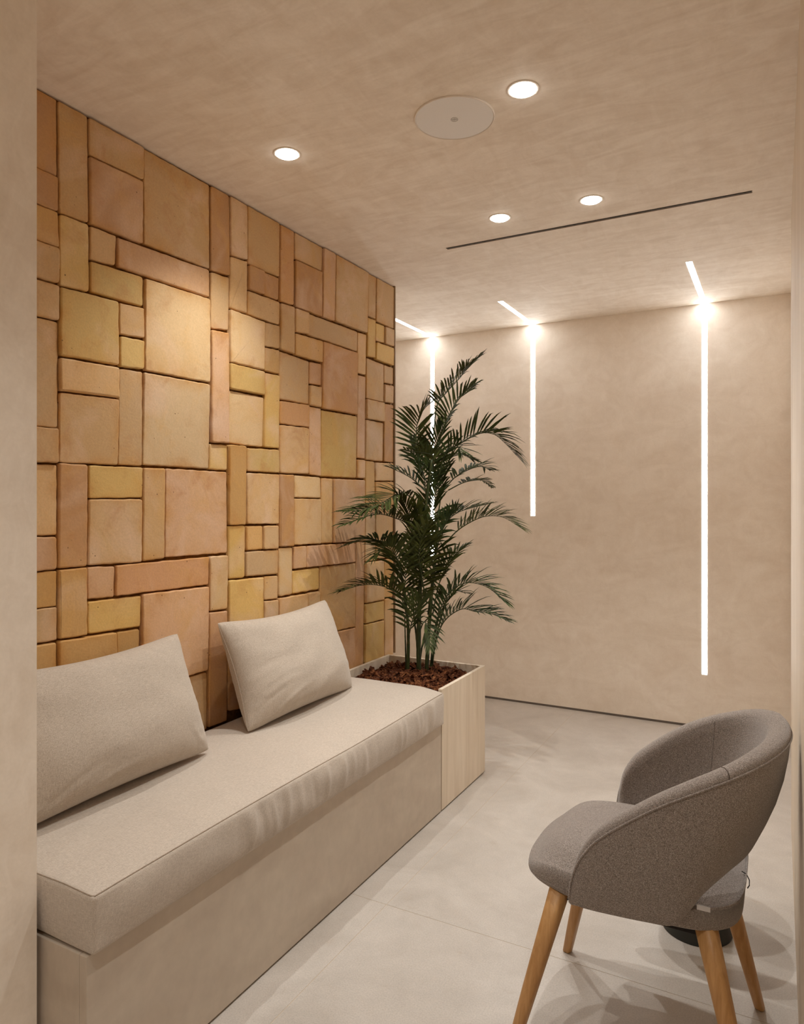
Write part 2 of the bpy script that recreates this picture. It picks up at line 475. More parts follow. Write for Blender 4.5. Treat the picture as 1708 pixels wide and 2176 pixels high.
FRONDS=[
([(327,3030,1572),(342,3046,1759),(376,3076,1824),(432,3121,1902),(458,3151,1952),(504,3193,2008)],0.11),
([(342,3038,1543),(381,3050,1664),(406,3051,1720),(447,3059,1782),(483,3062,1814),(524,3067,1849)],0.11),
([(285,2984,1426),(269,2987,1542),(256,2996,1630),(259,3017,1702),(279,3049,1757),(296,3081,1783)],0.13),
([(342,3038,1514),(410,3056,1553),(480,3068,1592),(556,3079,1623),(621,3080,1614),(677,3074,1570),(733,3066,1512)],0.14),
([(368,3052,1351),(408,3103,1416),(445,3166,1453),(480,3236,1476),(509,3309,1463)],0.1),
([(394,3065,1357),(439,3135,1393),(469,3216,1407),(481,3299,1406),(491,3390,1380)],0.06),
([(353,3043,1131),(379,3084,1206),(406,3137,1246),(448,3204,1269),(511,3287,1290)],0.11),
([(368,3052,1085),(436,3069,1161),(512,3081,1210),(583,3085,1234),(660,3089,1229),(736,3090,1188)],0.12),
([(305,2995,1351),(253,2983,1403),(197,2977,1436),(136,2973,1462)],0.11),
([(308,2951,1237),(279,2896,1322),(248,2823,1335),(219,2740,1299),(186,2648,1270),(153,2550,1260)],0.13),
([(288,2940,1134),(265,2886,1198),(241,2812,1227),(215,2726,1245),(193,2635,1236),(157,2530,1207)],0.12),
([(262,2904,1022),(242,2857,1081),(221,2792,1111),(214,2726,1127),(188,2643,1138),(153,2550,1116)],0.11),
([(345,3005,1454),(364,2953,1514),(365,2862,1524),(336,2739,1530)],0.08),
([(353,3043,1427),(391,3043,1536),(447,3043,1565),(480,3026,1526),(548,3023,1493)],0.09),
([(302,3016,1398),(256,3029,1469),(213,3062,1519),(160,3099,1529)],0.09),
([(317,3024,1311),(318,3042,1427),(316,3065,1528),(326,3099,1612),(346,3142,1698)],0.13),
([(297,3025,1282),(282,3041,1369),(258,3064,1459),(226,3088,1532),(181,3110,1607)],0.12),
([(344,3061,1253),(351,3088,1370),(355,3122,1471),(367,3167,1520),(389,3222,1535)],0.11),
([(346,3017,707),(383,3019,813),(428,3017,879),(489,3020,919),(550,3019,925),(620,3021,904),(686,3018,856)],0.12),
([(325,3028,529),(356,3023,660),(403,3016,746),(482,3021,800),(551,3016,794),(625,3010,792),(702,3004,771)],0.12),
([(257,2901,763),(247,2860,858),(226,2795,903),(195,2716,929),(165,2631,933),(130,2538,917)],0.11),
([(257,2901,831),(249,2856,976),(250,2796,1064),(242,2721,1101),(239,2642,1063)],0.13),
([(327,3030,761),(343,3064,898),(360,3112,988),(380,3167,1038),(407,3232,1077)],0.12),
([(287,2974,737),(300,2960,883),(317,2939,1028),(326,2909,1171),(324,2869,1278)],0.13),
([(307,3019,761),(329,3019,936),(358,3018,1082),(396,3019,1192),(449,3027,1261)],0.13),
([(299,2969,905),(288,2941,1056),(281,2904,1171),(277,2864,1261),(265,2815,1323)],0.13),
([(296,3001,983),(302,3014,1109),(317,3036,1225),(327,3057,1312),(336,3080,1418)],0.13),
([(243,2939,653),(232,2948,765),(213,2960,901),(218,2988,1003),(232,3024,1078)],0.11),
([(280,2982,678),(311,2971,734),(344,2949,700),(368,2916,635)],0.08),
([(248,2919,628),(281,2904,741),(325,2880,827),(376,2852,878)],0.1),
([(327,3030,645),(343,3064,746),(360,3112,811),(385,3170,859),(405,3230,847)],0.1),
([(328,2962,828),(319,2929,956),(325,2891,1088),(374,2869,1185),(428,2845,1208)],0.12),
]
STEMS=[
([(231,2955,502),(237,2951,622),(239,2941,738),(227,2922,883),(223,2905,970)],0.0085),
([(297,2945,502),(293,2950,656),(292,2960,826),(296,2974,1054),(312,2996,1312),(329,3019,1515)],0.0115),
([(314,2988,508),(320,2997,650),(330,3011,851),(346,3029,1081),(353,3043,1260)],0.0095),
([(312,3044,516),(331,3049,619),(352,3052,713),(383,3060,819)],0.005),
([(314,3023,512),(330,3037,638),(342,3051,713),(347,3063,816)],0.0045),
([(282,2971,547),(274,2967,651),(264,2962,737),(254,2956,881)],0.006),
([(216,2970,512),(212,2968,645),(210,2966,750)],0.004),
([(273,3001,576),(285,3016,644),(293,3034,700)],0.004),
]

# ------------------------------------------------------------------ the room
def struct(o): o['kind'] = 'structure'; return o

floor = struct(box('floor', -1.6, 2.8, -1.4, 4.5, -0.10, -0.0007, 'grout'))
# large porcelain slabs, joints as in the picture (cross joints staggered)
xs = [-1.5, -0.529, 0.671, 1.871, 2.7]
ys = [-1.2, -0.426, 1.974, YB]
for i in range(4):
    for j in range(3):
        g = 0.0009
        box('floor_tile', xs[i] + g, xs[i + 1] - g, ys[j] + g, ys[j + 1] - g, -0.0007, 0.0, 'floor', floor, 0.0004)

ceiling = struct(box('ceiling', -1.6, 2.8, -1.4, 4.5, HC, HC + 0.12, 'plaster_ceiling'))
wall_back = struct(box('wall_back', -1.6, 2.0, YB, YB + 0.12, 0.012, HC, 'plaster'))
struct(box('trim_1', -1.5, 1.844, YB - 0.002, YB + 0.10, 0.0, 0.0125, 'gap_metal'))
struct(box('wall_right_far', 1.844, 1.98, 3.172, YB, 0.0, HC, 'plaster'))
wall_right = struct(empty('wall_right', (XR, 2.2, 0)))
box('core', 1.85, 2.7, 1.272, 3.168, 0.0, HC, 'plaster', wall_right)
yy = 1.270
for k in range(2):
    y2 = yy + 0.95
    box('panel', XR, 1.85, yy + 0.0008, y2 - 0.0008, 0.0, HC, 'pale_wood', wall_right, 0.001)
    yy = y2
struct(box('wall_right_near', 2.7, 2.82, -1.2, 1.272, 0.0, HC, 'plaster'))
struct(box('wall_front', -0.1, 2.82, -1.32, -1.2, 0.0, HC, 'plaster'))
struct(box('wall_pier', -0.6, 0.402, -1.2, 0.945, 0.0, HC, 'plaster'))
struct(box('wall_recess', -1.62, -1.5, 3.1, YB, 0.0, HC, 'plaster'))
wall_tiled = struct(box('wall_left', -1.5, -0.016, 0.945, 3.232, 0.0, HC, 'mortar'))
struct(box('wall_left_end', -1.5, -0.016, 3.232, 3.243, 0.0, HC, 'plaster'))
struct(box('trim_2', -0.020, 0.004, 3.2425, 3.252, 0.505, HC, 'trim_metal', None, 0.001))

# ------------------------------------------------------------------ clay tiles of the left wall
TILE_COL = {
    't': (213, 177, 130), 'n': (198, 152, 106), 'o': (209, 166, 106), 'y': (215, 180, 112),
    'l': (223, 192, 147), 'p': (213, 172, 133), 'r': (205, 155, 110)}
rt = random.Random(7)

def clay_tile(kind, q):
    """irregular hand-made tile: wobbling outline with rounded corners and a soft front edge"""
    c = [Vector((q[i] / 1000.0, q[i + 1] / 1000.0)) for i in range(0, 8, 2)]
    ctr = sum(c, Vector((0, 0))) / 4
    ins = 0.0008 + rt.random() * 0.0014
    w = min(abs(c[1].x - c[0].x), abs(c[0].y - c[3].y))
    cc = []
    for p in c:
        d = Vector((math.copysign(ins, ctr.x - p.x), math.copysign(ins, ctr.y - p.y)))
        cc.append(p + d)
    rad = rt.uniform(0.005, 0.009) if w > 0.05 else 0.004
    out = []
    seed = Vector((rt.random() * 90, rt.random() * 90, 0))
    for i in range(4):
        a, b, pv = cc[i], cc[(i + 1) % 4], cc[i - 1]
        L = (b - a).length; d = (b - a) / L
        e = (pv - a).normalized()
        r = min(rad * rt.uniform(0.6, 1.4), 0.3 * L)
        # rounded corner at a: from the previous edge to this one
        p0, p2 = a + e * r, a + d * r
        for t in (0.0, 0.35, 0.7):
            out.append(p0 * (1 - t) ** 2 + a * (2 * t * (1 - t)) + p2 * t * t)
        m = max(4, int(L / 0.013))
        nrm = Vector((-d.y, d.x))
        for k in range(m):
            s = r + (L - 2 * r) * k / m
            p = a + d * s
            amp = 0.0020 if 0 < k < m else 0.0005
            out.append(p + nrm * (amp * noise.noise(Vector((p.x * 34, p.y * 34, 0)) + seed) + 0.4 * amp * noise.noise(Vector((p.x * 130, p.y * 130, 7)) + seed)))
    n = len(out)
    front = rt.uniform(-0.0045, 0.0055)
    tilt_y, tilt_z = rt.uniform(-0.012, 0.012), rt.uniform(-0.012, 0.012)
    def px(p, back): return front - back + tilt_y * (p.x - ctr.x) + tilt_z * (p.y - ctr.y)
    V, F = [], []
    ebev = rt.uniform(0.0028, 0.0050)
    for shrink, back in ((0.0, None), (0.0, ebev), (ebev * 0.30, ebev * 0.32), (ebev * 1.1, 0.0)):
        for i, p in enumerate(out):
            e1 = (out[(i + 1) % n] - out[i - 1]).normalized()
            inn = Vector((-e1.y, e1.x))
            if inn.dot(ctr - p) < 0: inn = -inn
            s = p + inn * shrink
            V.append((-0.0165 if back is None else px(s, back), s.x, s.y))
    for k in range(3):
        for i in range(n):
            j = (i + 1) % n
            F.append((k * n + i, k * n + j, (k + 1) * n + j, (k + 1) * n + i))
    F.append(tuple(3 * n + i for i in range(n)))
    o = mesh('clay_tile', V, F, 'clay', wall_tiled)
    me = o.data
    me.polygons.foreach_set('use_smooth', [i < 3 * n for i in range(len(me.polygons))])
    col = TILE_COL[kind]; k = rt.uniform(0.93, 1.04)
    j = rt.uniform(-5, 5)
    o.color = srgb(min(255, col[0] * k), min(255, col[1] * k + j * 0.4), min(255, col[2] * k + j))
    return o

for q in TILES: clay_tile(q[0], q[1:])

# ------------------------------------------------------------------ light lines
def light_line(x, zbot, yfront, label):
    t = tag(empty('led_light_line', (x, YB, zbot)), label, 'light', 'light lines of far wall and ceiling')
    w = 0.0135
    box('wall_diffuser', x - w, x + w, YB - 0.0008, YB + 0.012, zbot, HC - 0.0008, 'led', t)
    box('ceiling_diffuser', x - w, x + w, yfront, YB - 0.0008, HC - 0.0008, HC + 0.012, 'led', t)
light_line(-0.322, 0.90, 3.66, 'light line behind the palm, partly hidden by the tiled wall')
light_line(0.394, 1.212, 3.775, 'shortest light line, in the middle of the plaster wall, ending at mid height')
light_line(1.411, 0.310, 3.578, 'longest light line, rightmost, running nearly down to the floor')

# ------------------------------------------------------------------ ceiling spots
def downlight(x, y, label):
    t = tag(empty('downlight', (x, y, HC - 0.002)), label, 'light', 'recessed ceiling spotlights')
    lathe('trim_ring', (x, y, HC), [(0.037, 0.006), (0.0445, 0.006), (0.0445, -0.0012), (0.041, -0.0022), (0.037, -0.0012)], 'white', t, 40, True, True)
    lathe('diffuser', (x, y, HC), [(0.0368, 0.004), (0.0368, -0.0020), (0.031, -0.0060), (0.020, -0.0082), (0.008, -0.0088)], 'lamp', t, 40)
    ld = bpy.data.lights.new('spot', 'SPOT')
    ld.energy = SPOT_W; ld.color = SPOT_COL; ld.spot_size = math.radians(112); ld.spot_blend = 1.0
    ld.shadow_soft_size = 0.012
    lo = bpy.data.objects.new('spot', ld); COL.objects.link(lo)
    lo.parent = t; lo.location = (0, 0, -0.03)
downlight(0.370, 1.846, 'ceiling spot closest to the clay tile wall')
downlight(1.165, 1.866, 'largest looking ceiling spot, beside the round speaker')
downlight(0.802, 2.665, 'ceiling spot left of its neighbour, just in front of the air slot')
downlight(1.164, 2.670, 'ceiling spot above the middle of the dark air slot')
downlight(1.165, 0.450, 'ceiling spot out of frame near the plaster pier')
downlight(1.165, -0.550, 'added fill spot out of frame behind the viewpoint')  # unseen lamp, added so its bounce fills the near ceiling

# round ceiling loudspeaker
t = tag(empty('ceiling_speaker', (0.939, 1.909, HC)), 'round white grille loudspeaker set flush in the ceiling', 'speaker')
sc_ = (0.939, 1.909, HC)
lathe('grille', sc_, [(0.1145, 0.004), (0.1145, -0.0030), (0.07, -0.0036), (0.01, -0.0038)], 'speaker', t, 72, False)
lathe('rim', sc_, [(0.1150, 0.004), (0.1195, 0.004), (0.1195, -0.0022), (0.1175, -0.0042), (0.1150, -0.0034)], 'white', t, 72, True, True)
ring = [(0.939 + 0.0105 * math.cos(a), 1.909 + 0.0105 * math.sin(a), HC - 0.0042) for a in [2 * PI * k / 24 for k in range(24)]]
em = [tube_vf(ring, 0.0007, 6, True)]
for dx in (-0.0035, 0.0035):
    em.append(tube_vf([(0.939 + dx - 0.004, 1.909 - 0.0045, HC - 0.0042), (0.939 + dx + 0.004, 1.909 + 0.0045, HC - 0.0042)], 0.0010, 6))
v, f = merge(em); mesh('emblem', v, f, 'tag', t, True)

# linear air slot
t = tag(empty('air_slot', (1.087, 2.876, HC)), 'long thin dark linear air slot in the ceiling', 'air vent')
box('slot', 0.474, 1.699, 2.8705, 2.8815, HC - 0.0015, HC + 0.02, 'slot', t)
for s in (-1, 1):
    y0 = 2.876 + s * 0.0070
    box('edge_profile', 0.472, 1.701, y0 - 0.0014, y0 + 0.0014, HC - 0.0022, HC + 0.02, 'dark' if s < 0 else 'trim_metal', t)

# ------------------------------------------------------------------ bench, planter
t = tag(empty('bench_base', (0.28, 1.8, 0)), 'low built-in bench box with painted beige front under the long seat cushion', 'bench')
box('front_panel', 0.519, 0.541, 0.959, 2.6685, 0.0065, 0.369, 'painted', t, 0.0015)
box('end_panel', 0.012, 0.5185, 0.959, 0.979, 0.0065, 0.369, 'painted', t, 0.0015)
box('top_board', 0.012, 0.5185, 0.9795, 2.6685, 0.350, 0.369, 'painted', t)
box('plinth', 0.03, 0.533, 0.966, 2.665, 0.0, 0.0065, 'dark', t)

t = tag(empty('planter', (0.28, 2.92, 0)), 'square pale wood planter box at the end of the bench', 'planter')
px0, px1, py0, py1, pz = 0.006, 0.541, 2.6765, 3.166, 0.513
wd = 0.017
box('side_panel', px1 - wd, px1, py0, py1, 0.0065, pz, 'pale_wood', t, 0.0012)
box('side_panel', px0, px0 + wd, py0, py1, 0.0065, pz, 'pale_wood', t, 0.0012)
box('end_panel', px0 + wd, px1 - wd, py0, py0 + wd, 0.0065, 0.494, 'pale_wood', t, 0.0012)
box('end_panel', px0 + wd, px1 - wd, py1 - wd, py1, 0.0065, pz, 'pale_wood', t, 0.0012)
box('floor_board', px0 + wd, px1 - wd, py0 + wd, py1 - wd, 0.0065, 0.03, 'pale_wood', t)
box('plinth', px0 + 0.02, px1 - 0.008, py0 + 0.004, py1 - 0.008, 0.0, 0.0065, 'dark', t)

# soil and bark mulch: uncountable
rb = random.Random(21)
parts = []
gx, gy = 20, 18
ix0, ix1, iy0, iy1 = px0 + wd + 0.001, px1 - wd - 0.001, py0 + wd + 0.001, py1 - wd - 0.001
def soil_z(x, y):
    return 0.466 + 0.014 * noise.noise(Vector((x * 9, y * 9, 3.1))) + 0.028 * math.exp(-((x - 0.29) ** 2 + (y - 3.0) ** 2) / 0.018)
V = []; F = []
for i in range(gx + 1):
    for j in range(gy + 1):
        x = ix0 + (ix1 - ix0) * i / gx; y = iy0 + (iy1 - iy0) * j / gy
        V.append((x, y, soil_z(x, y)))
for i in range(gx):
    for j in range(gy):
        a = i * (gy + 1) + j; F.append((a, a + gy + 1, a + gy + 2, a + 1))
b0 = len(V)
V += [(ix0, iy0, 0.04), (ix1, iy0, 0.04), (ix1, iy1, 0.04), (ix0, iy1, 0.04)]
F.append((b0, b0 + 1, b0 + 2, b0 + 3))
parts.append((V, F))
for k in range(1100):
    L = rb.choice([0.02, 0.03, 0.04, 0.055, 0.075]) * rb.uniform(0.7, 1.2)
    W = L * rb.uniform(0.25, 0.55); H = rb.uniform(0.003, 0.008)
    x = rb.uniform(ix0 + L * 0.5, ix1 - L * 0.5); y = rb.uniform(iy0 + L * 0.5, iy1 - L * 0.5)
    z = soil_z(x, y) + rb.uniform(0.000, 0.014)
    R = Matrix.Rotation(rb.uniform(0, 2 * PI), 3, 'Z') @ Matrix.Rotation(rb.gauss(0, 0.45), 3, 'Y') @ Matrix.Rotation(rb.gauss(0, 0.4), 3, 'X')
    vs = []
    for (a, b, c) in ((-1, -.6, -1), (-.2, -1, -1), (.9, -.5, -1), (1, .4, -1), (.1, 1, -1), (-.9, .5, -1)):
        vs.append((a, b, c))
    vs = [(a * rb.uniform(.8, 1.1), b * rb.uniform(.7, 1.1), c) for a, b, c in vs] + [(a * rb.uniform(.7, 1), b * rb.uniform(.6, 1), 1 + rb.uniform(-.4, .6)) for a, b, c in vs]
    vs = [R @ Vector((a * L / 2, b * W / 2, c * H / 2)) + Vector((x, y, z)) for a, b, c in vs]
    vs = [Vector((min(max(p.x, ix0), ix1), min(max(p.y, iy0), iy1), p.z)) for p in vs]
    fs = [(5, 4, 3, 2, 1, 0), (6, 7, 8, 9, 10, 11)] + [(i, (i + 1) % 6, 6 + (i + 1) % 6, 6 + i) for i in range(6)]
    parts.append((vs, fs))
v, f = merge(parts)
tag(mesh('bark_mulch', v, f, 'bark'), 'dark reddish brown bark mulch filling the planter', 'mulch', None, 'stuff')

# ------------------------------------------------------------------ palm
palm = tag(empty('potted_palm', (0.29, 2.98, 0.48)), 'tall dark green palm with feathery fronds growing from the planter', 'palm')
rp = random.Random(5)
for pts, r in STEMS:
    P = [Vector(p) / 1000 for p in pts]
    P[0] = P[0] - Vector((0, 0, 0.04))
    path = catmull(P, 24)
    tube('stem', path, (lambda t, r=r: r * (1.05 - 0.45 * t + 0.06 * math.sin(t * 60))), 'stem', palm, 8)

def leaflet_vf(base, d, up, L, W, droop):
    side = d.cross(up).normalized(); nrm = side.cross(d).normalized()
    V = []; F = []
    prof = ((0.0, 0.25, 0), (0.22, 0.85, 0.02), (0.5, 1.0, 0.10), (0.78, 0.62, 0.30), (1.0, 0.0, 0.62))
    for s, w, dr in prof:
        c = base + d * (L * s) - Vector((0, 0, 1)) * (L * droop * dr)
        if w > 0:
            fold = nrm * (-W * w * 0.22)
            V += [c - side * (W * w * 0.5), c + fold, c + side * (W * w * 0.5)]
        else: V.append(c)
    for k in range(3):
        a = 3 * k
        F += [(a, a + 1, a + 4, a + 3), (a + 1, a + 2, a + 5, a + 4)]
    F += [(9, 10, 12), (10, 11, 12)]
    return V, F

for pts, Lmax in FRONDS:
    P = [Vector(p) / 1000 for p in pts]
    n = 48
    path = catmull(P, n)
    arc = [0.0]
    for i in range(n): arc.append(arc[-1] + (path[i + 1] - path[i]).length)
    tot = arc[-1]
    parts = []
    step = 0.0150
    lift0 = rp.uniform(0.35, 0.68)
    roll = rp.uniform(-0.3, 0.3)
    start = 0.22
    m = max(8, int(tot * (1 - start) / step))
    for k in range(m + 1):
        t = start + (1 - start) * k / m
        i = min(int(t * n), n - 1); fr = t * n - i
        p = path[i].lerp(path[i + 1], fr)
        T = (path[min(i + 2, n)] - path[max(i - 1, 0)]).normalized()
        U = Vector((0, 0, 1)) - T * T.z
        if U.length < 0.25: U = Vector((0.47, -0.88, 0.3)) - T * T.dot(Vector((0.47, -0.88, 0.3)))
        U.normalize()
        U = Matrix.Rotation(roll, 3, T) @ U
        S = T.cross(U).normalized()
        u = (t - start) / (1 - start)
        env = (0.55 + 0.45 * math.sin(PI * min(1, u * 1.15 + 0.12))) if u < 0.7 else (0.55 + 0.45 * math.sin(PI * 0.925)) * (1 - 0.45 * (u - 0.7) / 0.3) + 0.06
        alpha = math.radians(62 - 40 * u)
        for s in (-1, 1):
            lift = lift0 + rp.gauss(0, 0.10)
            al = alpha + rp.gauss(0, 0.07)
            d = (T * math.cos(al) + (S * (s * math.cos(lift)) + U * math.sin(lift)) * math.sin(al)).normalized()
            L = Lmax * 1.32 * env * rp.uniform(0.86, 1.12)
            end = p + d * L
            if end.y < 3.26 and end.x < 0.02:               # keep off the tiled wall
                d = Vector((d.x + (0.022 - end.x) / L, d.y, d.z)).normalized()
            parts.append(leaflet_vf(p, d, U, L, 0.0104 * (0.7 + 0.5 * env), rp.uniform(0.15, 0.5)))
    v, f = merge(parts)
    fo = mesh('frond', v, f, 'leaf', palm, True)
    tube('rachis', path, (lambda t: 0.0030 * (1.1 - 0.85 * t)), 'stem', fo, 6)

# ------------------------------------------------------------------ long seat cushion
CX0, CX1, CY0, CY1, CZ0, CZ1 = 0.018, 0.556, 0.963, 2.668, 0.3705, 0.4985
rw = random.Random(11)
wr = [(rw.uniform(1.35, 2.55), rw.uniform(0.006, 0.016), rw.uniform(0.0012, 0.0042), rw.uniform(-0.25, 0.25)) for _ in range(34)]
def cushion_shape(p):
    u = (p.x - CX0) / (CX1 - CX0) * 2 - 1; v = (p.y - CY0) / (CY1 - CY0) * 2 - 1; w = (p.z - CZ0) / (CZ1 - CZ0)
    q = p.copy()
    q.z += w * 0.016 * (1 - u ** 4) * (1 - v ** 10)
    q.z += w * (0.013 * smoothstep(0.1, 1.0, v) + 0.006 * (1 - u ** 4) * smoothstep(0.7, 1.0, v))
    q.z += w * 0.005 * noise.noise(Vector((p.x * 4, p.y * 4, 0))) * (1 - u ** 6)
    if w > 0.9: q.z -= 0.004 * smoothstep(0.55, 1, u) * (1 + math.sin(p.y * 3.0))
    k = math.sin(PI * min(1, max(0, w)))
    if u > 0.97:
        q.x += 0.010 * k * (1 - v ** 10)
        for c, s, a, sl in wr:
            d = (p.y - c - sl * (p.z - 0.44)) / s
            if abs(d) < 3: q.x += a * math.exp(-d * d) * smoothstep(0.02, 0.3, w) * smoothstep(1.02, 0.75, w) * (1 if a > 0.0022 else -1)
        q.x += 0.004 * noise.noise(Vector((0, p.y * 9, p.z * 14))) * k
    if v < -0.985: q.y -= 0.006 * k * (1 - abs(u) ** 8)
    if w < 0.06 and v < -0.9: q.z += 0.004 * smoothstep(-0.9, -1, v) * smoothstep(0.9, 0.2, u)
    return q
cush = tag(empty('seat_cushion', (0.29, 1.81, 0.37)), 'long beige linen seat cushion lying on the bench box', 'cushion')
v, f = rounded_box_vf((CX0, CY0, CZ0), (CX1, CY1, CZ1), 0.010, (26, 240, 9), cushion_shape)
cb = mesh('cover', v, f, 'linen', cush, True)
def edge_pt(x, y): return cushion_shape(Vector((x, y, CZ1))) + Vector((0, 0, 0.0))
path = [edge_pt(CX1 - 0.0042, CY1 - 0.012 - (CY1 - CY0 - 0.02) * i / 200) + Vector((0, 0, -0.0022)) for i in range(201)]
path += [edge_pt(CX1 - 0.012 - (CX1 - CX0 - 0.02) * i / 50, CY0 + 0.0042) + Vector((0, 0, -0.0022)) for i in range(51)]
tube('seam', path, 0.0016, 'linen_seam_shade', cush, 6)

# ------------------------------------------------------------------ back pillows
def pillow(name_label, cy, base_z, x_bot, tilt, w, h, th, seed, yawz=0.0, creases=()):
    rr = random.Random(seed)
    nu, nv = 84, 60
    sd = Vector((seed * 3.7, seed * 1.3, 0))
    def shape(u, v, side):
        # outline with drawn-in edges and pointed corners
        X = u * w / 2 * (1 - 0.070 * (1 - v * v) ** 1.0 * abs(u) ** 3)
        Y = v * h / 2 * (1 - (0.13 if v > 0 else 0.06) * (1 - u * u) ** 1.0 * abs(v) ** 3)
        cn = (abs(u) * abs(v)) ** 10
        X *= 1 - 0.022 * cn; Y *= 1 - 0.035 * cn
        a = max(0.0, 1 - abs(u) ** 2.6); b = max(0.0, 1 - abs(v) ** 2.6)
        T = th / 2 * (a ** 0.55) * (b ** 0.55)
        T *= 1.0 + 0.16 * (-v) * (1 - abs(v)) * 2
        edge = (a * b) ** 0.4
        T += 0.006 * edge * noise.noise(Vector((u * 3.0, v * 2.6, side * 5)) + sd)
        T += 0.0022 * smoothstep(0.62, 0.86, abs(u)) * smoothstep(1.0, 0.93, abs(u)) * noise.noise(Vector((u * 3.0, v * 11.0, side * 3 + 1)) + sd)
        T += 0.0022 * smoothstep(0.62, 0.86, abs(v)) * smoothstep(1.0, 0.93, abs(v)) * noise.noise(Vector((u * 13.0, v * 3.0, side * 3 + 2)) + sd)
        for (cu, cv, ang, ln, wd, am) in creases:
            du, dv = (u - cu) * w / 2, (v - cv) * h / 2
            l = du * math.cos(ang) + dv * math.sin(ang); d = -du * math.sin(ang) + dv * math.cos(ang)
            d += 0.12 * l * l / max(ln, 0.01)
            if side > 0: T += am * math.exp(-(l / ln) ** 2 - (d / wd) ** 2) * edge ** 0.5
        return X, Y, T * side
    V = []; F = []; idx = {}
    ca, sa = math.cos(tilt), math.sin(tilt)
    def add(i, j, side):
        border = i in (0, nu) or j in (0, nv)
        key = (i, j, 0 if border else side)
        if key in idx: return idx[key]
        f_ = lambda t: math.sin(t * PI / 2) * 0.65 + t * 0.35
        u, v = f_(2 * i / nu - 1), f_(2 * j / nv - 1)
        X, Y, T = shape(u, v, 0.0 if border else side)
        if border: T = 0.0
        yloc = Y + h / 2
        px = x_bot - sa * yloc + ca * T
        pz = base_z + ca * yloc + sa * T
        py = cy + X
        px += yawz * X
        lowest = base_z - 0.012
        if pz < lowest + 0.012:                                  # squashed where it sits on the seat
            pz = lowest + 0.012 * math.exp((pz - lowest - 0.012) / 0.02)
        if px < 0.0085: px = 0.0085 + 0.004 * math.exp((px - 0.0085) / 0.03) - 0.004
        idx[key] = len(V); V.append((px, py, pz)); return idx[key]
    for side in (1, -1):
        for i in range(nu):
            for j in range(nv):
                F.append((add(i, j, side), add(i + 1, j, side), add(i + 1, j + 1, side), add(i, j + 1, side)))
    border = [(i, 0) for i in range(nu)] + [(nu, j) for j in range(nv)] + [(i, nv) for i in range(nu, 0, -1)] + [(0, j) for j in range(nv, 0, -1)]
    t = tag(empty('pillow', (x_bot, cy, base_z)), name_label, 'pillow', 'linen pillows on the bench')
    mesh('cover', V, F, 'linen_pillow', t, True)
    path = [V[idx[(i, j, 0)]] for i, j in border]
    tube('seam', path, 0.0012, 'linen_pillow', t, 6, True)
    return t
pillow('beige linen pillow at the near end, cut off by the plaster pier', 1.325, 0.521, 0.215, math.radians(21), 0.665, 0.385, 0.205, 3, 0.0,
       [(-0.65, -0.75, 0.5, 0.10, 0.008, -0.006), (0.78, -0.72, 2.4, 0.05, 0.008, 0.004), (0.5, 0.8, -0.5, 0.05, 0.008, -0.003), (-0.3, -0.8, 0.3, 0.09, 0.008, 0.005)])
pillow('beige linen pillow nearer the palm, standing free with both ends in view', 2.168, 0.521, 0.212, math.radians(21), 0.665, 0.39, 0.20, 8, 0.0,
       [(-0.70, 0.34, 0.02, 0.07, 0.005, -0.0022), (-0.60, 0.05, 0.12, 0.11, 0.006, -0.0032), (-0.68, -0.10, 0.05, 0.06, 0.005, 0.0022),
        (-0.55, -0.30, 0.16, 0.10, 0.007, -0.0030), (-0.66, -0.52, 0.30, 0.09, 0.006, -0.0034), (-0.52, -0.74, 0.42, 0.12, 0.009, 0.0060), (-0.50, -0.88, 0.22, 0.12, 0.007, -0.0050), (0.25, -0.55, 0.35, 0.16, 0.03, 0.005)])

# ------------------------------------------------------------------ armchair
ch = tag(empty('armchair', (1.49, 1.805, 0)), 'grey-brown woven shell armchair on four tapered wooden legs', 'chair')
YC = 1.814
top_half = [(1.376, 1.553, .416), (1.383, 1.547, .462), (1.402, 1.541, .513), (1.440, 1.538, .565), (1.500, 1.536, .616), (1.570, 1.540, .665),
            (1.640, 1.556, .702), (1.705, 1.588, .731), (1.760, 1.640, .754), (1.797, 1.714, .768), (1.812, YC, .773)]
bot_half = [(1.374, 1.553, .410), (1.388, 1.552, .407), (1.418, 1.552, .405), (1.475, 1.554, .406), (1.538, 1.558, .408), (1.590, 1.564, .412),
            (1.618, 1.572, .440), (1.650, 1.592, .482), (1.692, 1.640, .514), (1.728, 1.714, .528), (1.744, YC, .532)]
def mir(L): return L + [(x, 2 * YC - y, z + 0.008 * smoothstep(0.0, 0.12, YC - y)) for x, y, z in L[-2::-1]]
NS = 96
TOPC = catmull(mir(top_half), NS); BOTC = catmull(mir(bot_half), NS)
V = []; F = []; ringn = 0; rim_path = []; rim_in = []
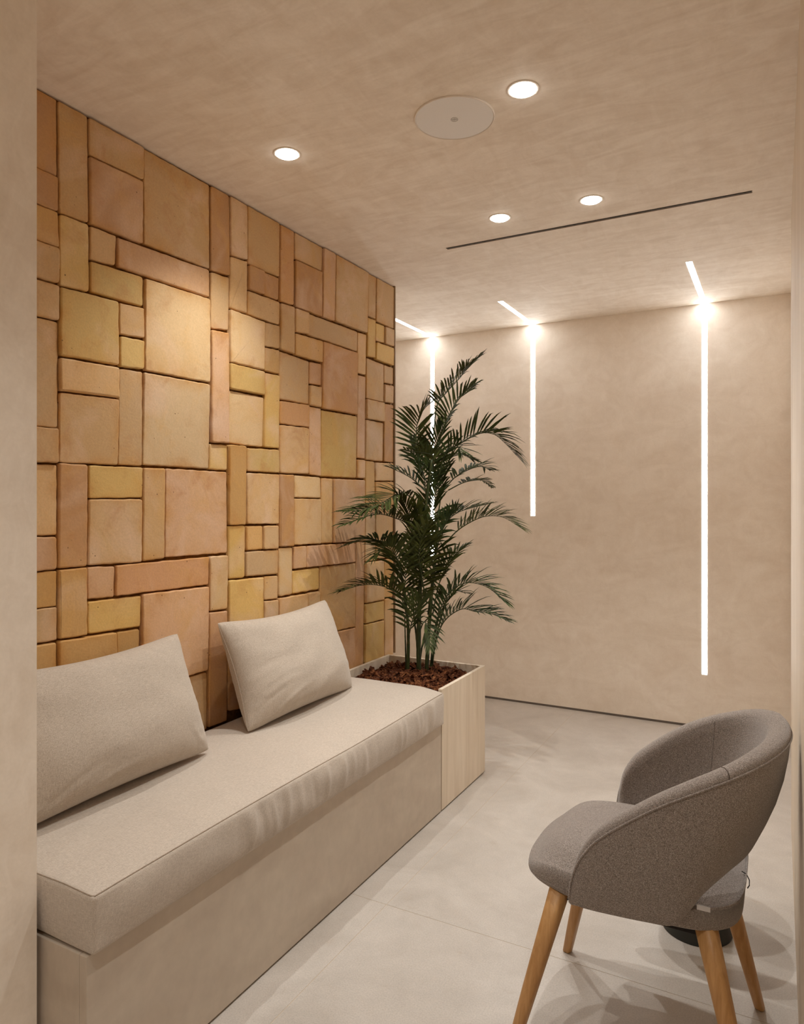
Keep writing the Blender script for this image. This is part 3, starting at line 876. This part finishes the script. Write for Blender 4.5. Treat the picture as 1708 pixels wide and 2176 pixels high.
for i in range(NS + 1):
    A, B = BOTC[i], TOPC[i]
    t0 = TOPC[max(i - 1, 0)]; t1 = TOPC[min(i + 1, NS)]
    b0 = BOTC[max(i - 1, 0)]; b1 = BOTC[min(i + 1, NS)]
    tg = ((t1 - t0) + (b1 - b0)); tg.z = 0; tg.normalize()
    inward = Vector((-tg.y, tg.x, 0))
    if inward.dot(Vector((1.5, YC, 0)) - Vector((B.x, B.y, 0))) < 0: inward = -inward
    ht = (B - A).length
    th = 0.036 * smoothstep(0, 0.10, ht) + 0.012
    bul = -inward * 0.014 * smoothstep(0.02, 0.2, ht)
    row = []
    for s in (0.0, 0.06, 0.2, 0.4, 0.6, 0.8, 0.95, 1.0):
        row.append(A.lerp(B, s) + bul * math.sin(PI * s))
    up = (B - A).normalized() if ht > 0.01 else Vector((-1, 0, 0.3)).normalized()
    for k in range(1, 6):                                          # rolled rim
        an = PI * k / 6
        row.append(B + inward * (th / 2 * (1 - math.cos(an))) + up * (0.016 * math.sin(an) * smoothstep(0.0, 0.1, ht) + 0.004 * math.sin(an)))
    for s in (1.0, 0.9, 0.7, 0.5, 0.3, 0.1, 0.0):
        row.append(A.lerp(B, s) + inward * (th * (0.8 + 0.2 * s)) + bul * 0.6 * math.sin(PI * s))
    lo = up * -0.006
    row.append(A + inward * (th * 0.6) + lo); row.append(A + inward * (th * 0.25) + lo)
    ringn = len(row); V += row
    rim_path.append(row[7] - inward * 0.0005 + up * 0.001)
for i in range(NS):
    for k in range(ringn):
        l = (k + 1) % ringn
        F.append((i * ringn + k, i * ringn + l, (i + 1) * ringn + l, (i + 1) * ringn + k))
F.append(tuple(range(ringn))); F.append(tuple(NS * ringn + k for k in range(ringn))[::-1])
sh = mesh('backrest_shell', V, F, 'wool', ch, True)
tube('welt', rim_path, 0.0026, 'wool', sh, 6)
# short cross seams on the rim and down the inside
tube('cross_seam', [p + Vector((0, 0, 0.0003)) for p in V[33 * ringn + 7:33 * ringn + 14]], 0.0008, 'wool_seam', sh, 6)
tube('cross_seam', [p for p in V[66 * ringn + 12:66 * ringn + 19]], 0.0009, 'wool', sh, 6)

# seat pad
SX0, SX1, SY0, SY1 = 1.226, 1.722, 1.588, 2.022
def seat_outline(a, k=1.0):
    c, s = math.cos(a), math.sin(a); n = 4.2 if c > 0 else 3.0
    r = (abs(c) ** n + abs(s) ** n) ** (-1 / n)
    return ((SX0 + SX1) / 2 + (SX1 - SX0) / 2 * r * c * k, (SY0 + SY1) / 2 + (SY1 - SY0) / 2 * r * s * k)
def seat_top(x, y, k):
    z = 0.480 - 0.030 * smoothstep(0.72, 1.0, k) + 0.006 * (1 - k * k)
    z -= 0.036 * smoothstep(1.34, 1.215, x) ** 1.3 + 0.006 * smoothstep(1.45, 1.72, x)
    return z
NA = 96
V = []; F = []
rings = [(k, None) for k in (0.04, 0.2, 0.4, 0.6, 0.75, 0.86, 0.93, 0.97, 0.99)] + [(1.0, 0.020), (1.004, 0.034), (0.998, 0.046), (0.985, 0.056), (0.955, 0.063), (0.86, 0.066), (0.3, 0.066)]
for k, dz in rings:
    for i in range(NA):
        a = 2 * PI * i / NA
        x, y = seat_outline(a, k)
        z = seat_top(x, y, min(k, 1.0)) if dz is None else None
        if dz is not None:
            xe, ye = seat_outline(a, 0.99); z0 = seat_top(xe, ye, 0.99)
            z = z0 + (0.389 - z0) * (dz / 0.066)
            if dz == 0.046: z += 0.042 * smoothstep(1.50, 1.68, x)
            if dz in (0.020, 0.034): z += (0.014 + (dz - 0.02) * 1.1) * smoothstep(1.50, 1.68, x)
        V.append((x, y, z))
for r_ in range(len(rings) - 1):
    for i in range(NA):
        j = (i + 1) % NA
        F.append((r_ * NA + i, r_ * NA + j, (r_ + 1) * NA + j, (r_ + 1) * NA + i))
F.append(tuple(range(NA))); F.append(tuple((len(rings) - 1) * NA + i for i in range(NA)))
seat = mesh('seat', V, F, 'wool', ch, True)
tube('welt', [Vector(V[11 * NA + i]) for i in range(NA)], 0.0018, 'wool', seat, 6, True)
# care tag and thread loop at the rear edge of the seat
box('care_tag', 1.636, 1.662, 1.5835, 1.5865, 0.449, 0.459, 'tag', seat)
tube('thread_loop', [(1.712, 1.790, 0.452), (1.722, 1.789, 0.448), (1.728, 1.786, 0.437), (1.728, 1.782, 0.427), (1.724, 1.779, 0.421)], 0.0012, 'thread', seat, 6)

def leg(top, foot, r0=0.0225, r1=0.0128):
    T, B = Vector(top), Vector(foot)
    ax = (B - T).normalized()
    a = ax.cross(Vector((0.3, 1, 0))).normalized(); b = ax.cross(a)
    V = []; F = []; seg = 24
    L = (B - T).length
    for s, rr in ((0, r0), (0.3, r0 * 0.7 + r1 * 0.3), (0.6, r0 * 0.4 + r1 * 0.6), (0.985, r1), (1.0, r1 * 0.8)):
        for k in range(seg):
            an = 2 * PI * k / seg
            c, n_ = math.cos(an), math.sin(an)
            q = rr * (abs(c) ** 3.2 + abs(n_) ** 3.2) ** (-1 / 3.2) * 0.96
            p = T + ax * (L * s) + a * (q * c) + b * (q * n_)
            if s >= 0.98: p.z = 0.0035 if s < 1 else 0.0
            V.append(p)
    for i in range(4):
        for k in range(seg):
            l = (k + 1) % seg
            F.append((i * seg + k, i * seg + l, (i + 1) * seg + l, (i + 1) * seg + k))
    F.append(tuple(range(seg))); F.append(tuple(4 * seg + k for k in range(seg)))
    return mesh('leg', V, F, 'beech', ch, True)
leg((1.335, 1.625, .392), (1.232, 1.560, 0))
leg((1.650, 1.630, .392), (1.748, 1.565, 0))
leg((1.335, 1.975, .392), (1.247, 2.018, 0))
leg((1.648, 1.975, .392), (1.745, 2.022, 0))
box('underframe', 1.33, 1.66, 1.62, 1.98, 0.374, 0.390, 'thread', ch, 0.002)

# ------------------------------------------------------------------ dark side table behind the chair
tb = tag(empty('side_table', (1.566, 2.315, 0)), 'dark metal side table with conical base, mostly hidden behind the armchair', 'table')
lathe('base', (1.566, 2.315, 0), [(0.099, 0.0), (0.1005, 0.003), (0.100, 0.008), (0.086, 0.10), (0.066, 0.20), (0.050, 0.30), (0.046, 0.385)], 'table', tb, 56)
lathe('table_top', (1.566, 2.315, 0), [(0.140, 0.385), (0.1495, 0.388), (0.1495, 0.399), (0.146, 0.402)], 'table', tb, 64)
